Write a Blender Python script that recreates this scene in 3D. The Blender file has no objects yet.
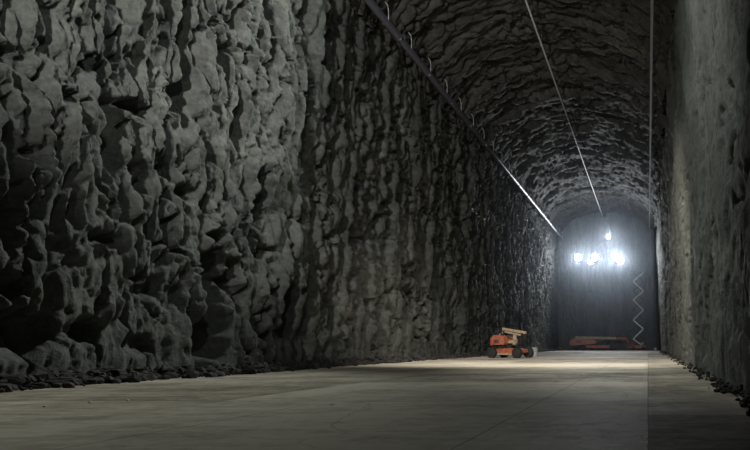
import bpy, bmesh, math, random
import numpy as np
from mathutils import Vector, Matrix

random.seed(7)
S = bpy.context.scene
COL = S.collection
PI = math.pi

# ------------------------------------------------------------------ place
F = 700.0            # focal length in pixels (750 wide)
VX, VY = 648.0, 344.0
H = 1.2              # eye height
XL, XR0, XR1 = -17.8, 2.2, 1.45    # left wall, right wall foot and top
ZS, APEX = 21.6, 27.6
YE = 140.0           # end wall

def at(px, py, y):
    """world point at depth y that the photograph shows at (px, py)"""
    return Vector(((px-VX)*y/F, y, H+(VY-py)*y/F))

# ------------------------------------------------------------------ noise
rng = np.random.RandomState(11)
PERM = rng.permutation(256)
PERM = np.concatenate([PERM, PERM, PERM])
G = rng.normal(size=(256, 3)); G /= np.linalg.norm(G, axis=1)[:, None]

def perlin(x, y, z):
    xi = np.floor(x).astype(int); yi = np.floor(y).astype(int); zi = np.floor(z).astype(int)
    xf, yf, zf = x-xi, y-yi, z-zi
    u = xf**3*(xf*(xf*6-15)+10); v = yf**3*(yf*(yf*6-15)+10); w = zf**3*(zf*(zf*6-15)+10)
    xi &= 255; yi &= 255; zi &= 255
    def g(a, b, c):
        i = PERM[PERM[PERM[xi+a]+yi+b]+zi+c]
        gg = G[i]
        return gg[..., 0]*(xf-a)+gg[..., 1]*(yf-b)+gg[..., 2]*(zf-c)
    x00 = g(0,0,0)*(1-u)+g(1,0,0)*u; x10 = g(0,1,0)*(1-u)+g(1,1,0)*u
    x01 = g(0,0,1)*(1-u)+g(1,0,1)*u; x11 = g(0,1,1)*(1-u)+g(1,1,1)*u
    return ((x00*(1-v)+x10*v)*(1-w)+(x01*(1-v)+x11*v)*w)*1.5

def fbm(x, y, z, n=3):
    s = 0; a = 1; t = 0
    for i in range(n):
        s = s+a*perlin(x*2**i+i*17.3, y*2**i+i*5.1, z*2**i+i*9.7); t += a; a *= .5
    return s/t

def billow(x, y, z, e=.42):
    """rounded lumps parted by sharp creases, about -.5 .. .7"""
    return (np.abs(perlin(x, y, z))+.002)**e-.5

def sstep(a, b, x):
    t = np.clip((x-a)/(b-a), 0, 1)
    return t*t*(3-2*t)

def rock(P, fx, fy, fz, drape=False):
    """relief in metres; f* stretch the pattern"""
    x, y, z = P[:, 0]*fx, P[:, 1]*fy, P[:, 2]*fz
    wx = fbm(x*.35+3, y*.35, z*.35, 2)*1.3
    wy = fbm(x*.35, y*.35+40, z*.35, 2)*1.3
    wz = fbm(x*.35, y*.35, z*.35+80, 2)*1.3
    far = (.25+.75*sstep(16, 42, P[:, 1])) if drape else 0.0
    iso = 1-.45*far
    ys_ = y-.28*z*(1 if drape else 0)
    big = .5 if drape else .8
    d = fbm(x*.11, y*.11, z*.11, 2)*big
    d = d+fbm(x*.30+wx*.3, y*.30+wy*.3, z*.30+wz*.3, 2)*big
    d = d+iso*billow(x*.62+wx*.35+9, ys_*.66+wy*.35, z*.55+wz*.35, .5)*.46
    d = d+iso*fbm(x*.8+wx*.3, y*.8+44, z*.7, 3)*.24
    if drape:
        d = d+billow(x*.7+wx*.3+70, ys_*1.05+wy*.4, z*.20+wz*.3, .45)*(.15+.65*far)
        d = d+billow(x*.7+wx*.3+20, ys_*2.1+wy*.6, z*.55+wz*.5, .5)*(.16+.14*far)
        d = d+fbm(x*.7, y*2.4+wy*.3, z*.50+wz*.2, 2)*(.08+.22*far)
    d = d+iso*billow(x*1.6+wx*.5, ys_*1.7+wy*.5+5, z*1.45+wz*.5, .6)*.24
    hole = fbm(x*1.25+20, y*1.25+wy*.3, z*1.15+wz*.3, 2)
    d = d-sstep(.17, .34, hole)*.26
    hole = fbm(x*2.4+20, y*2.4+wy*.3, z*2.0+wz*.3+30, 2)
    d = d-sstep(.2, .34, hole)*.10
    fine = 1-.75*sstep(45, 90, P[:, 1])
    d = d+fbm(x*2.6+wx, y*2.6, z*2.6+wz, 3)*.13*fine
    # knife-edged clefts
    r = np.abs(fbm(x*.2+60+wx*.4, y*.34+wy*.4, z*.13+wz*.3, 3))
    d = d-(1-sstep(0, .05, r))*.8
    r = np.abs(fbm(x*.55+31+wx*.5, y*.6+wy*.5, z*.14+wz*.4, 2))
    d = d-(1-sstep(0, .06, r))*.6*sstep(-.1, .15, fbm(x*.2, y*.2, z*.1+9, 2)+.1)
    return d

# ------------------------------------------------------------------ object helpers
def put(name, me, m, parent=None):
    o = bpy.data.objects.new(name, me); COL.objects.link(o)
    if m:
        for k in (m if isinstance(m, (list, tuple)) else [m]): me.materials.append(k)
    if parent: o.parent = parent
    return o

def tag(o, label=None, cat=None, group=None, kind=None):
    if label: o['label'] = label
    if cat: o['category'] = cat
    if group: o['group'] = group
    if kind: o['kind'] = kind
    return o

def empty(name, loc, label, cat, group=None, rz=0):
    o = bpy.data.objects.new(name, None); COL.objects.link(o)
    o.location = loc; o.rotation_euler = (0, 0, rz); o.empty_display_size = .3
    return tag(o, label, cat, group)

def kids(o): return [c for c in bpy.data.objects if c.parent == o]
def copy_tree(o, parent=None):
    c = o.copy(); COL.objects.link(c); c.parent = parent
    for ch in kids(o): copy_tree(ch, c)
    return c

def grid(name, P, nu, nv, m, flip=False):
    """P has nu*nv points, v fastest"""
    idx = np.arange(nu*nv).reshape(nu, nv)
    a, b, c, d = idx[:-1, :-1], idx[1:, :-1], idx[1:, 1:], idx[:-1, 1:]
    q = np.stack([a, b, c, d] if not flip else [a, d, c, b], -1).reshape(-1, 4)
    me = bpy.data.meshes.new(name)
    me.vertices.add(len(P)); me.vertices.foreach_set('co', P.astype(np.float32).ravel())
    me.loops.add(q.size); me.loops.foreach_set('vertex_index', q.astype(np.int32).ravel())
    me.polygons.add(len(q))
    me.polygons.foreach_set('loop_start', np.arange(0, q.size, 4, dtype=np.int32))
    me.polygons.foreach_set('loop_total', np.full(len(q), 4, dtype=np.int32))
    me.update(); me.validate()
    me.polygons.foreach_set('use_smooth', np.ones(len(me.polygons), dtype=bool))
    return put(name, me, m)

class MB:
    def __init__(s): s.bm = bmesh.new()
    def box(s, c, d, rot=None, bev=.0):
        r = bmesh.ops.create_cube(s.bm, size=1)
        vs = r['verts']
        M = Matrix.Translation(Vector(c)) @ (rot.to_4x4() if rot else Matrix()) @ Matrix.Diagonal((*d, 1))
        bmesh.ops.transform(s.bm, matrix=M, verts=vs)
        if bev:
            es = list({e for v in vs for e in v.link_edges})
            bmesh.ops.bevel(s.bm, geom=es, offset=bev, segments=2, affect='EDGES', profile=.5)
        return s
    def bar(s, a, b, w, h=None, bev=0):
        """square bar from a to b"""
        a, b = Vector(a), Vector(b); h = h or w
        d = b-a; q = d.to_track_quat('X', 'Z').to_matrix()
        return s.box((a+b)/2, (d.length, w, h), q, bev)
    def cyl(s, a, b, r, r2=None, n=20):
        a, b = Vector(a), Vector(b); d = b-a
        q = d.to_track_quat('Z', 'Y').to_matrix().to_4x4()
        g = bmesh.ops.create_cone(s.bm, cap_ends=True, segments=n, radius1=r, radius2=r if r2 is None else r2, depth=d.length)
        bmesh.ops.transform(s.bm, matrix=Matrix.Translation((a+b)/2) @ q, verts=g['verts'])
        for v in g['verts']:
            for f in v.link_faces:
                if len(f.verts) == 4: f.smooth = True
        return s
    def tube(s, pts, r, n=8):
        for a, b in zip(pts, pts[1:]): s.cyl(a, b, r, n=n)
        return s
    def lathe(s, c, axis, prof, n=28):
        """prof: (along axis, radius)"""
        ax = Vector(axis).normalized(); q = ax.to_track_quat('Z', 'Y').to_matrix()
        rings = []
        for (t, r) in prof:
            rings.append([s.bm.verts.new(Vector(c)+q @ Vector((r*math.cos(2*PI*k/n), r*math.sin(2*PI*k/n), t))) for k in range(n)])
        for A, B in zip(rings, rings[1:]):
            for k in range(n):
                f = s.bm.faces.new((A[k], A[(k+1) % n], B[(k+1) % n], B[k])); f.smooth = True
        if prof[0][1] > 0: s.bm.faces.new(rings[0][::-1])
        if prof[-1][1] > 0: s.bm.faces.new(rings[-1])
        return s
    def prism(s, prof, x0, x1, axis='y'):
        """outline of (x,z) points drawn out along y"""
        A = [s.bm.verts.new((p[0], x0, p[1])) for p in prof]
        B = [s.bm.verts.new((p[0], x1, p[1])) for p in prof]
        n = len(prof)
        for k in range(n): s.bm.faces.new((A[k], A[(k+1) % n], B[(k+1) % n], B[k]))
        s.bm.faces.new(A[::-1]); s.bm.faces.new(B)
        return s
    def build(s, name, m, parent=None):
        bmesh.ops.recalc_face_normals(s.bm, faces=s.bm.faces)
        me = bpy.data.meshes.new(name); s.bm.to_mesh(me); s.bm.free()
        return put(name, me, m, parent)

# ------------------------------------------------------------------ materials
def mat(name):
    m = bpy.data.materials.new(name); m.use_nodes = True
    nt = m.node_tree; b = nt.nodes['Principled BSDF']
    return m, nt, b

def N(nt, t, **kw):
    n = nt.nodes.new(t)
    for k, v in kw.items():
        if k in n.inputs.keys(): n.inputs[k].default_value = v
        else: setattr(n, k, v)
    return n

def mapped(nt, scale):
    tc = N(nt, 'ShaderNodeTexCoord'); mp = N(nt, 'ShaderNodeMapping')
    mp.inputs['Scale'].default_value = scale
    nt.links.new(tc.outputs['Object'], mp.inputs['Vector'])
    return mp.outputs['Vector']

def ramp(nt, fac, stops):
    r = N(nt, 'ShaderNodeValToRGB')
    e = r.color_ramp.elements
    while len(e) < len(stops): e.new(.5)
    for k, (p, c) in enumerate(stops):
        e[k].position = p; e[k].color = (*c, 1)
    nt.links.new(fac, r.inputs['Fac'])
    return r.outputs['Color']

def rock_mat(name, c0, c1, c2, scale=(1, 1, 1), bump=.13):
    m, nt, b = mat(name); L = nt.links.new
    v = mapped(nt, scale)
    n1 = N(nt, 'ShaderNodeTexNoise', Scale=.22, Detail=5, Roughness=.62); L(v, n1.inputs['Vector'])
    col = ramp(nt, n1.outputs['Fac'], [(.30, c0), (.5, c1), (.70, c2)])
    n2 = N(nt, 'ShaderNodeTexNoise', Scale=4.5, Detail=6, Roughness=.7); L(v, n2.inputs['Vector'])
    mx = N(nt, 'ShaderNodeMix', data_type='RGBA', blend_type='OVERLAY'); mx.inputs[0].default_value = .85
    L(col, mx.inputs[6]); L(n2.outputs['Fac'], mx.inputs[7]); L(mx.outputs[2], b.inputs['Base Color'])
    n3 = N(nt, 'ShaderNodeTexNoise', Scale=7, Detail=8, Roughness=.72); L(v, n3.inputs['Vector'])
    bp = N(nt, 'ShaderNodeBump', Strength=.9, Distance=bump); L(n3.outputs['Fac'], bp.inputs['Height'])
    L(bp.outputs['Normal'], b.inputs['Normal'])
    b.inputs['Roughness'].default_value = .72
    b.inputs['Specular IOR Level'].default_value = .22
    return m

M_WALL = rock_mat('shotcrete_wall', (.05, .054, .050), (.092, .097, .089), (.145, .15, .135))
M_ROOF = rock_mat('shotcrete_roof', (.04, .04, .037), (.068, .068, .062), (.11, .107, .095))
M_END = rock_mat('shotcrete_end', (.055, .06, .065), (.09, .1, .105), (.13, .14, .14), (1.5, 1, .25))
M_RUB = rock_mat('broken_rock', (.02, .02, .02), (.04, .04, .038), (.075, .073, .068), (3, 3, 3), .03)

def floor_mat():
    m, nt, b = mat('poured_concrete'); L = nt.links.new
    tc = N(nt, 'ShaderNodeTexCoord'); sep = N(nt, 'ShaderNodeSeparateXYZ'); L(tc.outputs['Object'], sep.inputs[0])
    def math_(op, a, bb=None, c=None):
        n = N(nt, 'ShaderNodeMath', operation=op)
        for k, q in enumerate((a, bb, c)):
            if q is None: continue
            if isinstance(q, (int, float)): n.inputs[k].default_value = q
            else: L(q, n.inputs[k])
        return n.outputs[0]
    X, Y = sep.outputs['X'], sep.outputs['Y']
    def vec(x, y, z=0):
        c = N(nt, 'ShaderNodeCombineXYZ')
        for k, q in enumerate((x, y, z)):
            if isinstance(q, (int, float)): c.inputs[k].default_value = q
            else: L(q, c.inputs[k])
        return c.outputs[0]
    right = math_('GREATER_THAN', X, 0)
    # wobble so that joints and pours are not ruled
    wob = N(nt, 'ShaderNodeTexNoise', Scale=.35, Detail=4); L(tc.outputs['Object'], wob.inputs['Vector'])
    wv = math_('MULTIPLY', math_('SUBTRACT', wob.outputs['Fac'], .5), .5)
    # pour bays: long bays on the left, short ones right of the seam
    lanep = math_('ADD', math_('MULTIPLY', right, -5.4), 7.4)
    bay = math_('FLOOR', math_('DIVIDE', math_('ADD', Y, math_('MULTIPLY', wv, .3)), lanep))
    lane = math_('FLOOR', math_('DIVIDE', math_('ADD', X, 0), 9.0))
    wn = N(nt, 'ShaderNodeTexWhiteNoise', noise_dimensions='3D'); L(vec(lane, bay, right), wn.inputs['Vector'])
    # broad cloudy tone + trowel streaks across the bay
    n1 = N(nt, 'ShaderNodeTexNoise', Scale=1, Detail=9, Roughness=.72); L(vec(math_('MULTIPLY', X, .32), math_('MULTIPLY', Y, .3)), n1.inputs['Vector'])
    n2 = N(nt, 'ShaderNodeTexNoise', Scale=1, Detail=7, Roughness=.7); L(vec(math_('MULTIPLY', X, .5), math_('MULTIPLY', Y, 2.6)), n2.inputs['Vector'])
    n3 = N(nt, 'ShaderNodeTexNoise', Scale=3.2, Detail=9, Roughness=.75); L(tc.outputs['Object'], n3.inputs['Vector'])
    t = math_('ADD', math_('MULTIPLY', n1.outputs['Fac'], .58), math_('MULTIPLY', n2.outputs['Fac'], .27))
    t = math_('ADD', t, math_('MULTIPLY', n3.outputs['Fac'], .30))
    t = math_('ADD', t, math_('MULTIPLY', math_('SUBTRACT', wn.outputs['Value'], .5), .15))
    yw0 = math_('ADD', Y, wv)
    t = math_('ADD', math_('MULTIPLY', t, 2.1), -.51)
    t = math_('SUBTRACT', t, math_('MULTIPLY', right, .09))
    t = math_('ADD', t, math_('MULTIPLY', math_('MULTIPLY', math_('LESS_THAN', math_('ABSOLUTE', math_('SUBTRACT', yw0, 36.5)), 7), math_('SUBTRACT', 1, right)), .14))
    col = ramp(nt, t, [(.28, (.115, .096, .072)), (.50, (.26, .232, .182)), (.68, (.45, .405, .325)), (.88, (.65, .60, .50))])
    # joints
    def line(coord, period, w, off=0):
        fr = math_('FRACT', math_('DIVIDE', math_('ADD', coord, off), period))
        dd = math_('MULTIPLY', math_('ABSOLUTE', math_('SUBTRACT', fr, .5)), period)
        return math_('GREATER_THAN', dd, period/2-w)
    yw = math_('ADD', Y, math_('MULTIPLY', wv, .12))
    jl = math_('MULTIPLY', line(yw, 7.4, .012), math_('SUBTRACT', 1, right))
    jr = math_('MULTIPLY', line(yw, 2.0, .008), right)
    xs = math_('ADD', X, math_('MULTIPLY', math_('SUBTRACT', n3.outputs['Fac'], .5), .05))
    seam = math_('LESS_THAN', math_('ABSOLUTE', xs), .012)
    j = math_('MAXIMUM', math_('MAXIMUM', jl, jr), seam)
    for xo in (2.27, 6.8):
        lj = math_('LESS_THAN', math_('ABSOLUTE', math_('ADD', xs, xo)), .014)
        j = math_('MAXIMUM', j, math_('MULTIPLY', lj, .8))
    # thin wandering cracks
    cr = N(nt, 'ShaderNodeTexVoronoi', feature='DISTANCE_TO_EDGE', Scale=.16)
    wvv = N(nt, 'ShaderNodeVectorMath', operation='ADD'); wc = N(nt, 'ShaderNodeVectorMath', operation='SCALE'); wc.inputs['Scale'].default_value = 1.2
    L(wob.outputs['Color'], wc.inputs[0]); L(tc.outputs['Object'], wvv.inputs[0]); L(wc.outputs[0], wvv.inputs[1]); L(wvv.outputs[0], cr.inputs['Vector'])
    crk = math_('LESS_THAN', cr.outputs['Distance'], .002)
    j = math_('MAXIMUM', j, math_('MULTIPLY', crk, .35))
    mx = N(nt, 'ShaderNodeMix', data_type='RGBA'); L(math_('MULTIPLY', j, .7), mx.inputs[0]); L(col, mx.inputs[6]); mx.inputs[7].default_value = (.03, .028, .025, 1)
    # pale laitance beside the seam
    ed = math_('MULTIPLY', math_('LESS_THAN', math_('ABSOLUTE', math_('ADD', xs, .09)), math_('MULTIPLY', n3.outputs['Fac'], .13)), .35)
    mx2 = N(nt, 'ShaderNodeMix', data_type='RGBA'); L(ed, mx2.inputs[0]); L(mx.outputs[2], mx2.inputs[6]); mx2.inputs[7].default_value = (.42, .40, .36, 1)
    # patch of pale speckle left of the seam
    sp = N(nt, 'ShaderNodeTexNoise', Scale=2.2, Detail=10, Roughness=.8); L(vec(X, math_('MULTIPLY', Y, .7), 7.0), sp.inputs['Vector'])
    dx = math_('ADD', X, .6); dy = math_('SUBTRACT', Y, 10.0)
    rr = math_('SQRT', math_('ADD', math_('MULTIPLY', dx, dx), math_('MULTIPLY', math_('MULTIPLY', dy, dy), .16)))
    spf = math_('GREATER_THAN', math_('SUBTRACT', sp.outputs['Fac'], math_('MULTIPLY', rr, .10)), .44)
    mx3 = N(nt, 'ShaderNodeMix', data_type='RGBA'); L(math_('MULTIPLY', spf, math_('SUBTRACT', .85, math_('MULTIPLY', right, .85))), mx3.inputs[0]); L(mx2.outputs[2], mx3.inputs[6]); mx3.inputs[7].default_value = (.78, .74, .68, 1)
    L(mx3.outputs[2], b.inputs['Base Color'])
    ro = N(nt, 'ShaderNodeMapRange'); ro.inputs['From Min'].default_value = .3; ro.inputs['From Max'].default_value = .75
    ro.inputs['To Min'].default_value = .9; ro.inputs['To Max'].default_value = .7
    L(t, ro.inputs['Value']); L(ro.outputs[0], b.inputs['Roughness'])
    b.inputs['Specular IOR Level'].default_value = .12
    bp = N(nt, 'ShaderNodeBump', Strength=.5, Distance=.012)
    L(math_('SUBTRACT', n3.outputs['Fac'], math_('MULTIPLY', j, .6)), bp.inputs['Height']); L(bp.outputs['Normal'], b.inputs['Normal'])
    return m
M_FLOOR = floor_mat()

def paint(name, col, rough=.5, metal=0, dirt=.5, spec=.5):
    m, nt, b = mat(name); L = nt.links.new
    v = mapped(nt, (1, 1, 1))
    n = N(nt, 'ShaderNodeTexNoise', Scale=3.5, Detail=6, Roughness=.7); L(v, n.inputs['Vector'])
    c = ramp(nt, n.outputs['Fac'], [(.35, tuple(x*(1-dirt) for x in col)), (.6, col)])
    L(c, b.inputs['Base Color'])
    b.inputs['Roughness'].default_value = rough; b.inputs['Metallic'].default_value = metal
    b.inputs['Specular IOR Level'].default_value = spec
    return m
M_ORANGE = paint('orange_paint', (.50, .16, .095), .5)
M_REDOR = paint('red_orange_paint', (.55, .09, .04), .5)
M_CREAM = paint('cream_paint', (.5, .39, .26), .5, dirt=.5)
M_RUBBER = paint('tyre_rubber', (.03, .03, .032), .8)
M_HUB = paint('hub_paint', (.40, .36, .30), .5)
M_STEEL = paint('galvanised_steel', (.36, .37, .38), .42, .7, .25)
M_DARKST = paint('dark_steel', (.05, .05, .055), .5, .4)
M_DUCT = paint('duct_steel', (.06, .06, .075), .42, .2, .2)
M_CONDUIT = paint('conduit_steel', (.5, .5, .51), .5, .1, .2)
M_TRAY = paint('tray_steel', (.2, .2, .21), .5, .1, .2)
M_GREY = paint('grey_paint', (.45, .46, .47), .55, 0, .3)
M_WHITE = paint('white_plastic', (.8, .8, .78), .5, 0, .1)
M_REFL = paint('bright_plate', (.75, .75, .55), .3, .6, .1)
M_BLACK = paint('black_plastic', (.02, .02, .022), .6)

def lamp_mat(name, s, col=(.86, .93, 1)):
    m, nt, b = mat(name)
    b.inputs['Base Color'].default_value = (.8, .8, .8, 1)
    b.inputs['Emission Color'].default_value = (*col, 1); b.inputs['Emission Strength'].default_value = s
    return m
M_LAMP = lamp_mat('lit_lens', 60)
M_LAMP2 = lamp_mat('lit_lens_dimmer', 25)

# ------------------------------------------------------------------ setting: rock
def steps(y0, y1, f):
    out = [y0]
    while out[-1] < y1: out.append(out[-1]+f(out[-1]))
    out[-1] = y1
    return np.array(out)

# hollows and clefts of the left wall, (px, py, half width, half height, depth) in the photograph
PITS = [(120, 118, 16, 22, 1.5), (112, 150, 8, 22, 1.0), (148, 108, 18, 7, 1.0), (12, 52, 24, 8, 1.1), (70, 96, 13, 8, .9), (107, 62, 7, 9, .9),
        (110, 88, 8, 9, .9), (190, 50, 6, 52, 1.3), (186, 105, 6, 22, .9), (232, 52, 11, 11, 1.2), (303, 40, 4, 60, 1.5), (306, 110, 3.5, 50, 1.3), (300, 185, 3, 40, 1.1), (324, 60, 2.5, 50, .8),
        (214, 300, 14, 50, 1.8), (206, 345, 12, 30, 1.5), (232, 275, 6, 18, .9), (192, 192, 16, 7, 1.0), (15, 215, 30, 16, 1.3), (45, 160, 14, 12, .7),
        (25, 335, 55, 22, 1.4), (95, 330, 30, 12, .8), (130, 205, 10, 18, .8), (240, 120, 4, 30, .8), (258, 200, 5, 28, .8),
        (345, 90, 2.5, 40, .8), (150, 345, 30, 10, .8), (285, 310, 7, 25, .9), (165, 285, 12, 16, .8), (20, 285, 18, 10, .8), (110, 240, 18, 6, .7),
        (80, 212, 9, 14, .7), (330, 300, 5, 25, .8), (352, 230, 4, 45, .8), (395, 120, 3, 40, .8), (455, 205, 4, 20, .9), (430, 260, 3, 50, .8), (375, 320, 5, 20, .7)]

def pits(P):
    d = np.zeros(len(P))
    u, v = P[:, 1], P[:, 2]
    wu = fbm(u*.9, v*.9, u*0+3, 3)*.8; wv = fbm(u*.9+50, v*.9, u*0+3, 3)*.8
    for (px, py, rw, rh, dep) in PITS:
        y = -XL*F/(VX-px); z = H+(VY-py)*y/F
        ry = max(.22, rw*.8*y*y/(-XL*F)); rz = 1.25*rh*y/F
        if rh >= 2*rw: dep *= 2.5; ry *= 1.3; px += 9; y = -XL*F/(VX-px)
        k = np.hypot((u-y)/ry+wu*.9, (v-z)/rz+wv*.7)
        d = d-.85*dep*(1-sstep(.35, 1.15, k))
    return d

# left wall
ys = steps(6.0, YE+.6, lambda y: min(.22, max(.06, 1.15*y*y/(-XL*F))) if y > 15 else .2)
zs = np.concatenate([np.linspace(-.3, ZS, 330)])
Yg, Zg = np.meshgrid(ys, zs, indexing='ij')
P = np.stack([np.full(Yg.size, XL), Yg.ravel(), Zg.ravel()], 1)
d = rock(P, 1, 1.1, .72, True)+pits(P)
far = sstep(45, 100, P[:, 1])
d = d*(1-.25*far)-.25
lim = sstep(0, 2.2, P[:, 2])                       # the foot stays close to the line of the slab
d = np.clip(d, -4.2, 1.0)*(.45+.55*lim)-.15*(1-lim)
edge = sstep(ZS-2, ZS, P[:, 2]); d = d*(1-edge*.25)
P2 = P.copy(); d = np.where(P[:, 2] > ZS-4, np.minimum(d, .15+(1-sstep(ZS-4, ZS-1, P[:, 2]))*1.2), d)
P2[:, 0] += d
P2[:, 2] += (fbm(P[:, 1]*.8, P[:, 2]*.8, P[:, 0]+5, 2)*.15)*lim*(1-edge)
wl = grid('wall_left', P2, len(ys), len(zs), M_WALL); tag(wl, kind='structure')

# right wall
ys = steps(2.0, YE+.6, lambda y: min(.45, max(.07, .45*y*y/(2.0*F))))
Yg, Zg = np.meshgrid(ys, np.linspace(-.3, ZS, 300), indexing='ij')
P = np.stack([XR0+(XR1-XR0)*np.clip(Zg.ravel(), 0, ZS)/ZS, Yg.ravel(), Zg.ravel()], 1)
Q = P.copy(); Q[:, 0] += 40
dr = rock(Q, 1, .9, .8)*.34
lim = sstep(0, 2.0, P[:, 2])
dr = np.clip(dr, -.9, .42)*(.5+.5*lim)-.12
P2 = P.copy(); P2[:, 0] -= dr
P2[:, 0] += .22*(1-sstep(.1, .9, P[:, 2]))*fbm(P[:, 1]*.8, P[:, 2]*0, P[:, 2]*0+2, 2)
wr = grid('wall_right', P2, len(ys), 300, M_WALL, True); tag(wr, kind='structure')

# vaulted roof
cx = (XL+XR1)/2; ax = (XR1-XL)/2; az = APEX-ZS
ys = steps(14.0, YE+.6, lambda y: min(.5, max(.12, .9*y*y/(25*F))))
th = np.linspace(PI, 0, 210)
Yg, Tg = np.meshgrid(ys, th, indexing='ij')
t = Tg.ravel()
P = np.stack([cx+ax*np.cos(t), Yg.ravel(), ZS+az*np.sin(t)], 1)
nx, nz = -np.cos(t)*az, -np.sin(t)*ax; ln = np.hypot(nx, nz); nx, nz = nx/ln, nz/ln
d = rock(P, .65, 1.1, .65)*.85-.1
band = np.abs(np.sin(P[:, 1]*PI/2.3+fbm(P[:, 0]*.3, P[:, 1]*.1, P[:, 2]*.3, 2)*2.2))   # sprayed rings between the arch ribs
d = d+(.5-band)*.12
d = np.clip(d, -1.3, .8)
P2 = P.copy(); P2[:, 0] += nx*d; P2[:, 2] += nz*d
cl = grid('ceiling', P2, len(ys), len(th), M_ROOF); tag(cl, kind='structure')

# end wall
xs = np.linspace(XL-1.5, XR0+1.5, 150); zz = np.linspace(-.3, APEX+1, 190)
Xg, Zg = np.meshgrid(xs, zz, indexing='ij')
P = np.stack([Xg.ravel(), np.full(Xg.size, YE), Zg.ravel()], 1)
d = rock(P, 1.3, 1, .3)*.3
P2 = P.copy(); P2[:, 1] -= d
we = grid('wall_back', P2, len(xs), len(zz), M_END); tag(we, kind='structure')

# floor slab, its edge broken where it meets the rock
ys = steps(-14.0, YE+1, lambda y: max(.25, min(1.5, abs(y)*.02)))
xs = np.concatenate([[XL-1.2], np.linspace(XL, 0, 60), np.linspace(.25, XR0+1.0, 14)])
Xg, Yg = np.meshgrid(xs, ys, indexing='ij')
z = fbm(Xg.ravel()*.15, Yg.ravel()*.15, Xg.ravel()*0, 2)*.02
P = np.stack([Xg.ravel(), Yg.ravel(), z-.012], 1)
fl = grid('floor', P, len(xs), len(ys), M_FLOOR, False); tag(fl, kind='structure')

# ------------------------------------------------------------------ broken rock along the feet of the walls
def rubble(name, n, xf, y0, y1, smin, smax, seed):
    rr = np.random.RandomState(seed)
    tmp = bmesh.new(); bmesh.ops.create_icosphere(tmp, subdivisions=1, radius=1)
    tv = np.array([v.co[:] for v in tmp.verts]); tf = np.array([[v.index for v in f.verts] for f in tmp.faces]); tmp.free()
    V = []; Fc = []
    for k in range(n):
        y = y0*(y1/y0)**rr.rand()
        s = smin+(smax-smin)*rr.rand()**2.2
        a = rr.rand()*6.28
        q = tv*(1+.35*rr.uniform(-1, 1, (len(tv), 1)))*np.array([1, .75, .6])*s
        c, s_ = math.cos(a), math.sin(a)
        q = np.stack([q[:, 0]*c-q[:, 1]*s_, q[:, 0]*s_+q[:, 1]*c, q[:, 2]], 1)
        x, hz = xf(y, rr)
        q = q+np.array([x, y, max(0, hz)+s*.3])
        Fc.append(tf+len(V)*len(tv)); V.append(q)
    V = np.concatenate(V); Fc = np.concatenate(Fc)
    me = bpy.data.meshes.new(name); me.from_pydata(V.tolist(), [], Fc.tolist()); me.update()
    return put(name, me, M_RUB)
def lf(y, r):
    u = abs(r.normal())*.45
    return XL+.55+u-.25*math.sin(y*.37), .35*max(0, 1-u/.6)*r.rand()
def rf(y, r):
    u = abs(r.normal())*.16
    return XR0-.02-u+.12*math.sin(y*.9), .22*max(0, 1-u/.3)*r.rand()
tag(rubble('rubble', 3000, lf, 12, 132, .06, .28, 3), 'dark broken rock heaped along the foot of the long left wall', 'rubble', kind='stuff')
tag(rubble('rubble', 900, rf, 5, 128, .03, .11, 4), 'dark broken rock strewn along the foot of the right wall', 'rubble', kind='stuff')

# stray stones on the slab at the lower left
stones = [(45, 407, .05, 'leftmost of the small pale stones lying on the slab at lower left'),
          (90, 403, .06, 'small pale stone on the slab, second from the left edge'),
          (128, 401, .06, 'small pale stone on the slab, rightmost of the lower left scatter'),
          (332, 405, .04, 'lone tiny pale stone on the slab below the left wall middle')]
for px, py, r, lab in stones:
    y = H*F/(py-VY); x = (px-VX)*y/F
    bm = bmesh.new(); r *= .6; bmesh.ops.create_icosphere(bm, subdivisions=2, radius=r)
    for v in bm.verts:
        v.co *= 1+.25*math.sin(v.co.x*70+px)*math.cos(v.co.y*60+v.co.z*50); v.co.z *= .6
    me = bpy.data.meshes.new('stone'); bm.to_mesh(me); bm.free()
    o = put('stone', me, M_WHITE); o.location = (x, y, r*.45); tag(o, lab, 'stone', 'stones scattered on the slab')

# ------------------------------------------------------------------ services under the roof
# big duct along the left springing
e = empty('ventilation_duct', (-17.0, 36, 22.1), 'thick dark steel duct running the length of the left wall top', 'duct')
b = MB(); b.cyl((0, -4, 0), (0, 103.5, 0), .25, n=28); b.build('duct_pipe', M_DUCT, e)
for k in range(17):
    y = -1+6.3*k
    MB().lathe((0, y, 0), (0, 1, 0), [(-.05, .24), (-.05, .29), (.05, .29), (.05, .24)]).build('flange', M_DUCT, e)
yy = 36.4
k = 0
while yy < 138:
    p = yy-36
    h = MB()
    h.tube([(.23, p, .0), (.25, p, .55), (.2, p, .95), (.02, p, 1.2)], .028, 8)
    h.cyl((.23, p, 0), (.1, p, -.2), .028, n=8); h.cyl((.1, p, -.2), (-.1, p, -.22), .028, n=8); h.cyl((-.1, p, -.22), (-.24, p, 0), .028, n=8)
    h.cyl((-.24, p, 0), (-.26, p, .8), .028, n=8)
    h.build('hanger', M_CONDUIT, e)
    yy += 4.4; k += 1

# thin line along the crown of the roof
e = empty('lighting_conduit', (-8.95, 36, 26.35), 'thin pale conduit hung along the crown of the vaulted roof', 'conduit')
MB().cyl((0, 0, 0), (0, 103, 0), .07, n=14).build('conduit_pipe', M_CONDUIT, e)
for k in range(20):
    p = 2+5.2*k
    h = MB(); h.cyl((0, p, .05), (0, p, 1.3), .015, n=6); h.box((0, p, .0), (.17, .05, .17), bev=.01)
    h.build('hanger', M_STEEL, e)
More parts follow.
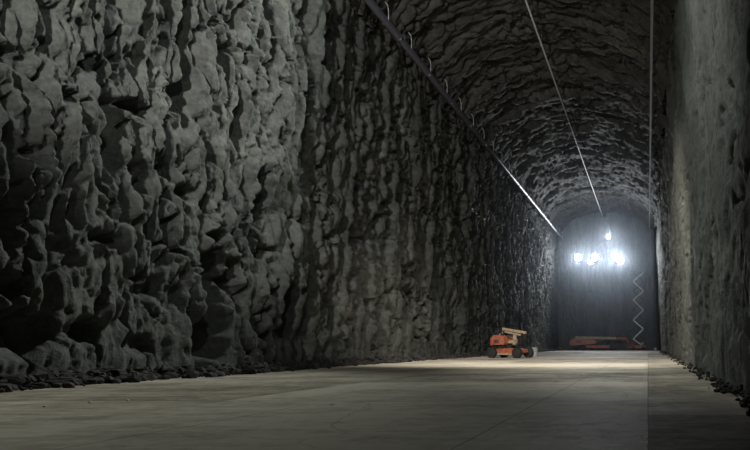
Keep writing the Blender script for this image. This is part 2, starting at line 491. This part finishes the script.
# thin line high above the right wall
e = empty('cable_tray', (.26, 36, 23.6), 'slim grey cable tray high up beside the top of the right wall', 'cable tray')
h = MB()
h.box((-.09, 51, 0), (.015, 102, .08)); h.box((.09, 51, 0), (.015, 102, .08)); h.box((0, 51, -.03), (.17, 102, .012))
h.build('tray', M_TRAY, e)
for k in range(17):
    p = 2+6*k
    MB().cyl((0, p, .0), (0, p, 1.5), .015, n=6).build('hanger', M_STEEL, e)

# rock bolt plates catching the light high on the left wall
def bolt(px, py, lab, grp, s=.11):
    y = -XL*F/(VX-px); z = H+(VY-py)*y/F
    j = np.argmin(np.abs(LY-y)); i = np.argmin(np.abs(LZ-z))
    x = LX[max(0, j-2):j+3, max(0, i-2):i+3].max()
    e = empty('rock_bolt', (x, y, z), lab, 'rock bolt', grp)
    MB().box((.0, 0, 0), (.03, s*2, s*2), bev=.008).build('plate', M_REFL, e)
    MB().cyl((-.3, 0, 0), (.16, 0, 0), .035, n=6).build('bolt_end', M_REFL, e)
nyl = len(wl.data.vertices)//len(zs)
co = np.empty(len(wl.data.vertices)*3, dtype=np.float32); wl.data.vertices.foreach_get('co', co); co = co.reshape(nyl, len(zs), 3)
LX = co[:, :, 0]; LY = co[:, 0, 1]; LZ = zs
for k, (px, py) in enumerate([(471.5, 209), (474.5, 211), (477.5, 213.5), (481, 216.5), (484, 219)]):
    bolt(px, py, ['topmost and leftmost', 'second from the top', 'middle one', 'second from the bottom', 'lowest and rightmost'][k]+' of five slanting bright rock bolts on the left wall', 'slanting row of rock bolts')
for k, (px, py) in enumerate([(518, 215.5), (524.5, 220), (527.5, 220.5), (530, 211), (534, 229.5), (540, 237)]):
    bolt(px, py, ['leftmost of the far', 'lower of the middle pair of the far', 'right one of the middle pair of the far', 'topmost of the far', 'second lowest of the far', 'lowest and rightmost of the far'][k]+' bright rock bolts under the duct', 'far rock bolts under the duct')

# ------------------------------------------------------------------ floodlights on brackets from the end wall
def floodlight(px, py, r, power, lab, y=136.5):
    p = at(px, py, y)
    e = empty('floodlight', p, lab, 'floodlight', 'lit floodlights at the far end')
    MB().lathe((0, 0, 0), (0, -1, 0), [(-.34, r*.30), (-.32, r*.55), (-.12, r*.98), (.0, r*1.05), (.06, r*1.05), (.06, r*.95), (.0, r*.93)]).build('housing', M_DARKST, e)
    MB().lathe((0, 0, 0), (0, -1, 0), [(0, .0), (.03, r*.5), (.0, r*.93)]).build('lens', M_LAMP, e)
    b = MB(); b.bar((-r*1.12, 0, 0), (-r*1.12, 0, -r*1.15), .05); b.bar((r*1.12, 0, 0), (r*1.12, 0, -r*1.15), .05); b.bar((-r*1.12, 0, -r*1.15), (r*1.12, 0, -r*1.15), .05)
    b.build('yoke', M_DARKST, e)
    b = MB(); b.bar((0, 0, -r*1.18), (0, YE-y-.05, -r*1.18), .07); b.bar((0, .3, -r*1.2), (0, YE-y-.05, -r*1.2-1.4), .05)
    b.build('wall_bracket', M_DARKST, e)
    l = bpy.data.lights.new('flood', 'SPOT'); l.energy = power; l.color = (.92, .96, 1)
    l.shadow_soft_size = r*.8; l.spot_size = math.radians(115); l.spot_blend = 1
    o = bpy.data.objects.new('floodlight_beam', l); COL.objects.link(o)
    o.location = (p.x, p.y-.25, p.z)
    o.rotation_euler = Vector((0, -1, -.22)).to_track_quat('-Z', 'Y').to_euler()
FP = 5600
floodlight(578, 257.6, .66, FP, 'leftmost blazing white floodlight high on the end wall')
floodlight(590.3, 262.5, .4, FP*.3, 'small low floodlight just right of the leftmost one')
floodlight(595.2, 257.2, .66, FP*.9, 'blazing white floodlight in the middle of the lower row')
floodlight(614.3, 255.6, .66, FP, 'upper left one of the two floodlights nearest the right wall')
floodlight(620.2, 260.6, .66, FP, 'rightmost blazing white floodlight, low in the row of lights', 135.2)
floodlight(608.5, 236.8, .44, FP*.5, 'single small floodlight above all the others under the crown')

# ------------------------------------------------------------------ wheels
def wheel(parent, c, r, w, hub=M_HUB):
    o = MB().lathe((0, -w/2, 0), (0, 1, 0), [(0, r*.62), (0, r*.86), (w*.12, r*.98), (w*.3, r), (w*.7, r), (w*.88, r*.98), (w, r*.86), (w, r*.62)], 36)
    for k in range(18):
        a = 2*PI*k/18
        for s in (-1, 1):
            q = Matrix.Rotation(-a, 3, 'Y') @ Matrix.Rotation(s*.5, 3, 'Z')
            v = Matrix.Rotation(-a, 3, 'Y') @ Vector((r, 0, 0)); v.y = s*w*.25
            o.box(v, (.05*r/.45, w*.45, .09*r/.45), Matrix.Rotation(-a, 3, 'Y'))
    o = o.build('wheel', M_RUBBER, parent); o.location = c
    h = MB().lathe((0, -w*.42, 0), (0, 1, 0), [(-.0, .0), (.0, r*.2), (w*.12, r*.25), (w*.14, r*.55), (0, r*.64), (w*.84, r*.64), (w*.70, r*.55), (w*.72, r*.25), (w*.84, r*.2), (w*.84, 0)], 24)
    for k in range(8):
        a = 2*PI*k/8
        h.cyl((math.cos(a)*r*.38, -w*.34, math.sin(a)*r*.38), (math.cos(a)*r*.38, -w*.2, math.sin(a)*r*.38), .02, n=6)
    h.build('hub', hub, o)
    return o

# ------------------------------------------------------------------ articulated boom lift by the left wall
def basket(parent, c, L, W, Hh, rail=M_ORANGE):
    x, y, z = c
    b = MB()
    for hz in (Hh, Hh*.55):
        q = [(x-L/2, y-W/2, z+hz), (x+L/2, y-W/2, z+hz), (x+L/2, y+W/2, z+hz), (x-L/2, y+W/2, z+hz), (x-L/2, y-W/2, z+hz)]
        b.tube(q, .025, 8)
    for sx in (-1, 0, 1):
        for sy in (-1, 1): b.cyl((x+sx*L/2, y+sy*W/2, z), (x+sx*L/2, y+sy*W/2, z+Hh), .025, n=8)
    o = b.build('basket', rail, parent)
    MB().box((x, y, z+.03), (L, W, .05), bev=.01).build('deck', M_DARKST, o)
    for sy in (-1, 1): MB().box((x, y+sy*W/2, z+.12), (L, .02, .15)).build('toe_board', rail, o)
    MB().box((x, y+W*.42, z+Hh*.9), (.45, .2, .28), bev=.02).build('control_box', M_BLACK, o)
    return o

e = empty('boom_lift', (-12.0, 61, 0), 'parked orange articulated boom lift with folded cream boom beside the left wall', 'boom lift', rz=math.radians(-25)); e.scale = (.93, .93, .93)
# chassis
c = MB(); c.prism([(-1.45, .38), (1.45, .38), (1.62, .55), (1.55, .80), (.9, .90), (-.9, .90), (-1.55, .80), (-1.62, .55)], -.55, .55)
c.build('chassis', M_ORANGE, e)
c = MB(); c.box((-.1, -.63, .34), (2.1, .14, .14), bev=.02); c.box((-.1, .63, .34), (2.1, .14, .14), bev=.02); c.build('side_rail', M_CREAM, e)
for sx in (-1, 1):
    MB().cyl((sx*1.42, -.85, .47), (sx*1.42, .85, .47), .11, n=14).build('axle', M_DARKST, e)
    for sy in (-1, 1): wheel(e, (sx*1.42, sy*.93, .47), .47, .36)
MB().cyl((0, 0, .88), (0, 0, 1.12), .48, n=32).build('slew_ring', M_DARKST, e)
# turntable and the two engine covers with the counterweight
MB().box((-.05, 0, 1.17), (2.4, 1.0, .14), bev=.02).build('turntable', M_DARKST, e)
for sy in (-1, 1):
    h = MB(); h.prism([(-1.35, 1.22), (-.05, 1.22), (.05, 1.35), (-.02, 1.95), (-.35, 2.12), (-1.20, 2.12), (-1.38, 1.95)], sy*.42 if sy > 0 else -1.0, 1.0 if sy > 0 else -.42)
    hd = h.build('engine_cover', M_ORANGE, e)
    v = MB()
    for k in range(6): v.box((-.85, sy*1.005, 1.38+.06*k), (.6, .02, .03))
    v.build('vent_grille', M_BLACK, hd)
    v = MB(); v.box((-.5, sy*1.01, 1.7), (.12, .03, .05), bev=.008); v.build('latch', M_STEEL, hd)
cw = MB(); cw.prism([(-1.6, 1.15), (-1.39, 1.15), (-1.39, 1.9), (-1.45, 1.95), (-1.57, 1.8)], -.95, .95); cw.build('counterweight', M_REDOR, e)
# folded boom: riser, lower boom, upper boom, jib
bb = MB(); bb.bar((-1.5, 0, 1.45), (.8, 0, 1.5), .30, .26, .02); bb.build('riser_boom', M_CREAM, e)
bb = MB(); bb.bar((.55, -.1, 1.2), (.62, -.1, 2.3), .24, .30, .02); bb.build('boom_knuckle', M_CREAM, e)
bb = MB(); bb.bar((1.05, .2, 1.2), (1.05, .2, 2.3), .2, .2, .02); bb.build('boom_rest', M_DARKST, e)
bb = MB(); bb.bar((-.85, 0, 2.72), (1.75, 0, 2.33), .26, .24, .02); bb.build('upper_boom', M_CREAM, e)
bb = MB(); bb.bar((-.6, 0, 2.44), (1.2, 0, 2.13), .2, .16, .02); bb.build('lower_boom', M_CREAM, e)
MB().cyl((-.3, -.2, 2.05), (1.0, -.2, 1.66), .06, n=14).build('hydraulic_cylinder', M_STEEL, e)
for off in (-.2, .2):
    hs = MB(); hs.tube([(1.5, off, 2.3), (1.65, off, 2.1), (1.5, off, 1.7), (1.0, off, 1.5)], .03, 8)
    hs.build('hydraulic_hose', M_BLACK, e)
basket(e, (-1.25, 0, 2.16), .8, 1.3, .55, M_DARKST)
jb = MB(); jb.bar((-.9, 0, 2.3), (-.8, 0, 2.68), .14, .14, .02); jb.build('jib', M_CREAM, e)
w = MB(); w.cyl((-.25, -.75, 2.0), (-.25, -.75, 2.4), .05, n=12); w.cyl((-.25, -.75, 2.4), (-.35, -.75, 2.5), .05, n=12); w.build('exhaust', M_DARKST, e)
w = MB(); w.cyl((-.6, -.8, 2.1), (-.6, -.8, 2.25), .07, n=14); w.build('beacon', M_CREAM, e)
for sy in (-1, 1): MB().box((-1.58, sy*.58, .72), (.08, .3, .16), bev=.02).build('lamp_guard', M_CREAM, e)

# grey drum behind the boom lift
p = at(534.5, 355, 1); yd = 66.5
e = empty('drum', ((534.6-VX)*yd/F, yd, 0), 'pale grey steel drum standing just right of the orange boom lift', 'drum')
MB().lathe((0, 0, 0), (0, 0, 1), [(0, .28), (.02, .29), (.28, .285), (.30, .30), (.32, .285), (.56, .285), (.58, .30), (.60, .285), (.86, .285), (.88, .295), (.88, .27), (.86, .26)]).build('drum_body', M_GREY, e)
MB().cyl((.12, 0, .85), (.12, 0, .89), .04, n=12).build('bung', M_STEEL, e)

# ------------------------------------------------------------------ telescopic boom lift lying along the end wall
e = empty('telescopic_boom_lift', at(600, 350, 131.4)*1.0, 'long low red orange telescopic boom lift parked across the end wall', 'boom lift')
e.location.z = 0
c = MB(); c.prism([(-3.4, .45), (2.6, .45), (2.8, .7), (2.6, .95), (-3.2, .95), (-3.5, .75)], -.65, .65); c.build('chassis', M_REDOR, e)
for x in (-3.0, 2.3):
    MB().cyl((x, -1.0, .5), (x, 1.0, .5), .12, n=12).build('axle', M_DARKST, e)
    for sy in (-1, 1): wheel(e, (x, sy*1.1, .52), .52, .42)
MB().cyl((-.4, 0, .95), (-.4, 0, 1.15), .6, n=28).build('slew_ring', M_DARKST, e)
MB().box((-1.9, 0, 1.2), (5.4, 1.1, .14), bev=.02).build('turntable', M_DARKST, e)
for sy in (-1, 1):
    y0, y1 = (.45, 1.15) if sy > 0 else (-1.15, -.45)
    h = MB(); h.prism([(-5.0, .95), (-.9, 1.22), (-.6, 1.4), (-.8, 1.95), (-2.4, 2.15), (-4.7, 2.2), (-5.2, 1.9)], y0, y1); hd = h.build('engine_cover', M_ORANGE, e)
    v = MB()
    for k in range(6): v.box((-3.9, sy*1.16, 1.4+.08*k), (.9, .02, .04))
    v.build('vent_grille', M_BLACK, hd)
cw = MB(); cw.prism([(-5.5, 1.0), (-5.0, .9), (-4.9, 2.1), (-5.3, 2.1), (-5.6, 1.8)], -1.1, 1.1); cw.build('counterweight', M_REDOR, e)
bb = MB(); bb.bar((-4.6, 0, 2.42), (3.0, 0, 2.28), .46, .46, .02); bb.build('main_boom', M_CREAM, e)
bb = MB(); bb.bar((3.0, 0, 2.28), (5.0, 0, 2.24), .36, .36, .02); bb.build('fly_boom', M_REDOR, e)
bb = MB(); bb.bar((5.0, 0, 2.24), (5.3, 0, 1.3), .22, .22, .02); bb.build('jib', M_REDOR, e)
basket(e, (5.75, 0, .45), .9, 2.2, 1.1, M_REDOR)
bb = MB(); bb.cyl((-1.2, 0, 1.4), (.9, 0, 2.1), .09, n=14); bb.build('hydraulic_cylinder', M_STEEL, e)

# small red marker and white bucket near the end wall
p = at(561, 350, 134)
e = empty('barrel', (p.x, p.y, 0), 'small dull red barrel on the floor at the left corner of the end wall', 'barrel')
MB().lathe((0, 0, 0), (0, 0, 1), [(0, .27), (.02, .29), (.3, .28), (.32, .30), (.34, .28), (.6, .28), (.62, .29), (.62, .25)]).build('barrel_body', M_REDOR, e)
p = at(656, 350, 128)
e = empty('bucket', (1.35, 128, 0), 'small white bucket standing at the foot of the right wall', 'bucket')
MB().lathe((0, 0, 0), (0, 0, 1), [(0, .20), (.5, .25), (.5, .235), (.04, .19), (.04, 0)]).build('bucket_body', M_WHITE, e)
MB().tube([(.25*math.cos(a), 0, .48+.2*math.sin(a)) for a in [PI*k/10 for k in range(11)]], .012, 6).build('handle', M_STEEL, e)

# ------------------------------------------------------------------ raised scissor lift
ysl = 134.5
base = at(638.3, 350, ysl)
e = empty('scissor_lift', (base.x, ysl, 0), 'tall scissor lift raised almost to the floodlights beside the right wall', 'scissor lift')
hw = 1.0                                         # half reach of the arms
c = MB(); c.prism([(-1.5, .35), (1.5, .35), (1.55, .6), (1.45, .95), (-1.45, .95), (-1.55, .6)], -.6, .6); c.build('chassis', M_REDOR, e)
for sx in (-1, 1):
    for sy in (-1, 1): wheel(e, (sx*1.05, sy*.72, .36), .36, .26)
zj = [(.95, -1), ]
levels = [H+(VY-py)*ysl/F for py in (339, 329, 320, 310, 300, 291, 281.5, 272.5)]
pts = [(.95, 1 if True else -1)]
side = -1
chain = [(hw*.6, 1.05)]
for z in levels:
    chain.append((side*hw, z)); side = -side
for (xa, za), (xb, zb) in zip(chain, chain[1:]):
    for sy in (-1, 1):                           # outer arms pale as if lit, inner arms' shade put into dark steel
        MB().bar((xa, sy*.55, za), (xb, sy*.55, zb), .06, .16, .01).build('outer_arm', M_STEEL, e)
        MB().bar((-xa, sy*.44, za), (-xb, sy*.44, zb), .06, .15, .01).build('inner_arm', M_DARKST, e)
    MB().cyl(((xa+xb)/2, -.62, (za+zb)/2), ((xa+xb)/2, .62, (za+zb)/2), .045, n=10).build('pivot_pin', M_DARKST, e)
zt = levels[-1]+.12
pl = MB().box((0, 0, zt), (2.6, 1.5, .12), bev=.02).build('platform', M_DARKST, e)
g = MB()
for hz in (.55, 1.1):
    g.tube([(-1.3, -.75, zt+hz), (1.3, -.75, zt+hz), (1.3, .75, zt+hz), (-1.3, .75, zt+hz), (-1.3, -.75, zt+hz)], .025, 8)
for sx in (-1, -.33, .33, 1):
    for sy in (-1, 1): g.cyl((sx*1.3, sy*.75, zt), (sx*1.3, sy*.75, zt+1.1), .025, n=8)
g.build('guard_rail', M_DARKST, pl)
p = at(642.6, 343.2, ysl-.8)
MB().lathe((p.x-base.x, -.75, p.z), (0, -1, 0), [(0, .22), (.06, .26), (.1, .24), (.1, 0)]).build('round_reflector', M_GREY, e)

# ------------------------------------------------------------------ thin bluish haze, added mainly to give the floodlights a glow
m = bpy.data.materials.new('glow_haze'); m.use_nodes = True
nt = m.node_tree; nt.nodes.clear()
out = nt.nodes.new('ShaderNodeOutputMaterial'); vs = nt.nodes.new('ShaderNodeVolumeScatter')
vs.inputs['Color'].default_value = (.75, .86, 1, 1); vs.inputs['Density'].default_value = .00095; vs.inputs['Anisotropy'].default_value = .925
nt.links.new(vs.outputs[0], out.inputs['Volume'])
hz = MB().prism([(XL+.9, .06), (XR1-.5, .06)]+[(cx+(ax-.9)*math.cos(PI*k/16), ZS+(az-1)*math.sin(PI*k/16)) for k in range(17)], 60, YE-.6).build('haze', m)
tag(hz, 'faint haze added for the glow around the far floodlights', 'haze', kind='stuff')

# ------------------------------------------------------------------ unseen spots placed to light the walls and slab
def spot(loc, tgt, power, size, soft, col, blend=.8):
    l = bpy.data.lights.new('unseen_spot', 'SPOT'); l.energy = power; l.color = col
    l.spot_size = math.radians(size); l.spot_blend = blend; l.shadow_soft_size = soft
    o = bpy.data.objects.new('unseen_spot', l); COL.objects.link(o); o.location = loc
    o.rotation_euler = (Vector(tgt)-Vector(loc)).to_track_quat('-Z', 'Y').to_euler()
spot((-3.5, 42, 23.2), (-17.8, 23, 15), 31000, 84, .2, (.95, 1, .94), .9)
spot((-4.5, 6, 17), (-17.8, 31, 18), 4200, 82, .3, (.95, 1, .94))  # weak fill added from the camera side
spot((-9.5, 25, 17.5), (2.2, 29, 10), 6500, 120, .3, (.95, 1, .94))  # added to brighten the right wall
spot((-8, 36, 20), (-4, 50, 0), 21000, 92, .4, (1, .94, .82))  # added to brighten the slab
spot((-10.5, -6, 14), (-16.0, 60, 15), 58000, 42, .5, (1, .98, .93))

# ------------------------------------------------------------------ world, camera, view
w = bpy.data.worlds.new('World'); S.world = w; w.use_nodes = True
w.node_tree.nodes['Background'].inputs[0].default_value = (.5, .55, .6, 1)
w.node_tree.nodes['Background'].inputs[1].default_value = .002
cam = bpy.data.cameras.new('camera'); co_ = bpy.data.objects.new('camera', cam); COL.objects.link(co_)
cam.sensor_width = 36; cam.lens = F/750*36; cam.clip_end = 400; cam.clip_start = .1
cam.shift_x = -(VX-375)/750; cam.shift_y = (VY-225)/750
co_.location = (0, 0, H); co_.rotation_euler = (PI/2, 0, 0)
S.camera = co_
S.view_settings.view_transform = 'Standard'; S.view_settings.look = 'None'
S.view_settings.gamma = 1; S.view_settings.use_curve_mapping = False
S.view_settings.exposure = 0
S.cycles.use_denoising = True
S.cycles.max_bounces = 6
S.cycles.volume_bounces = 0
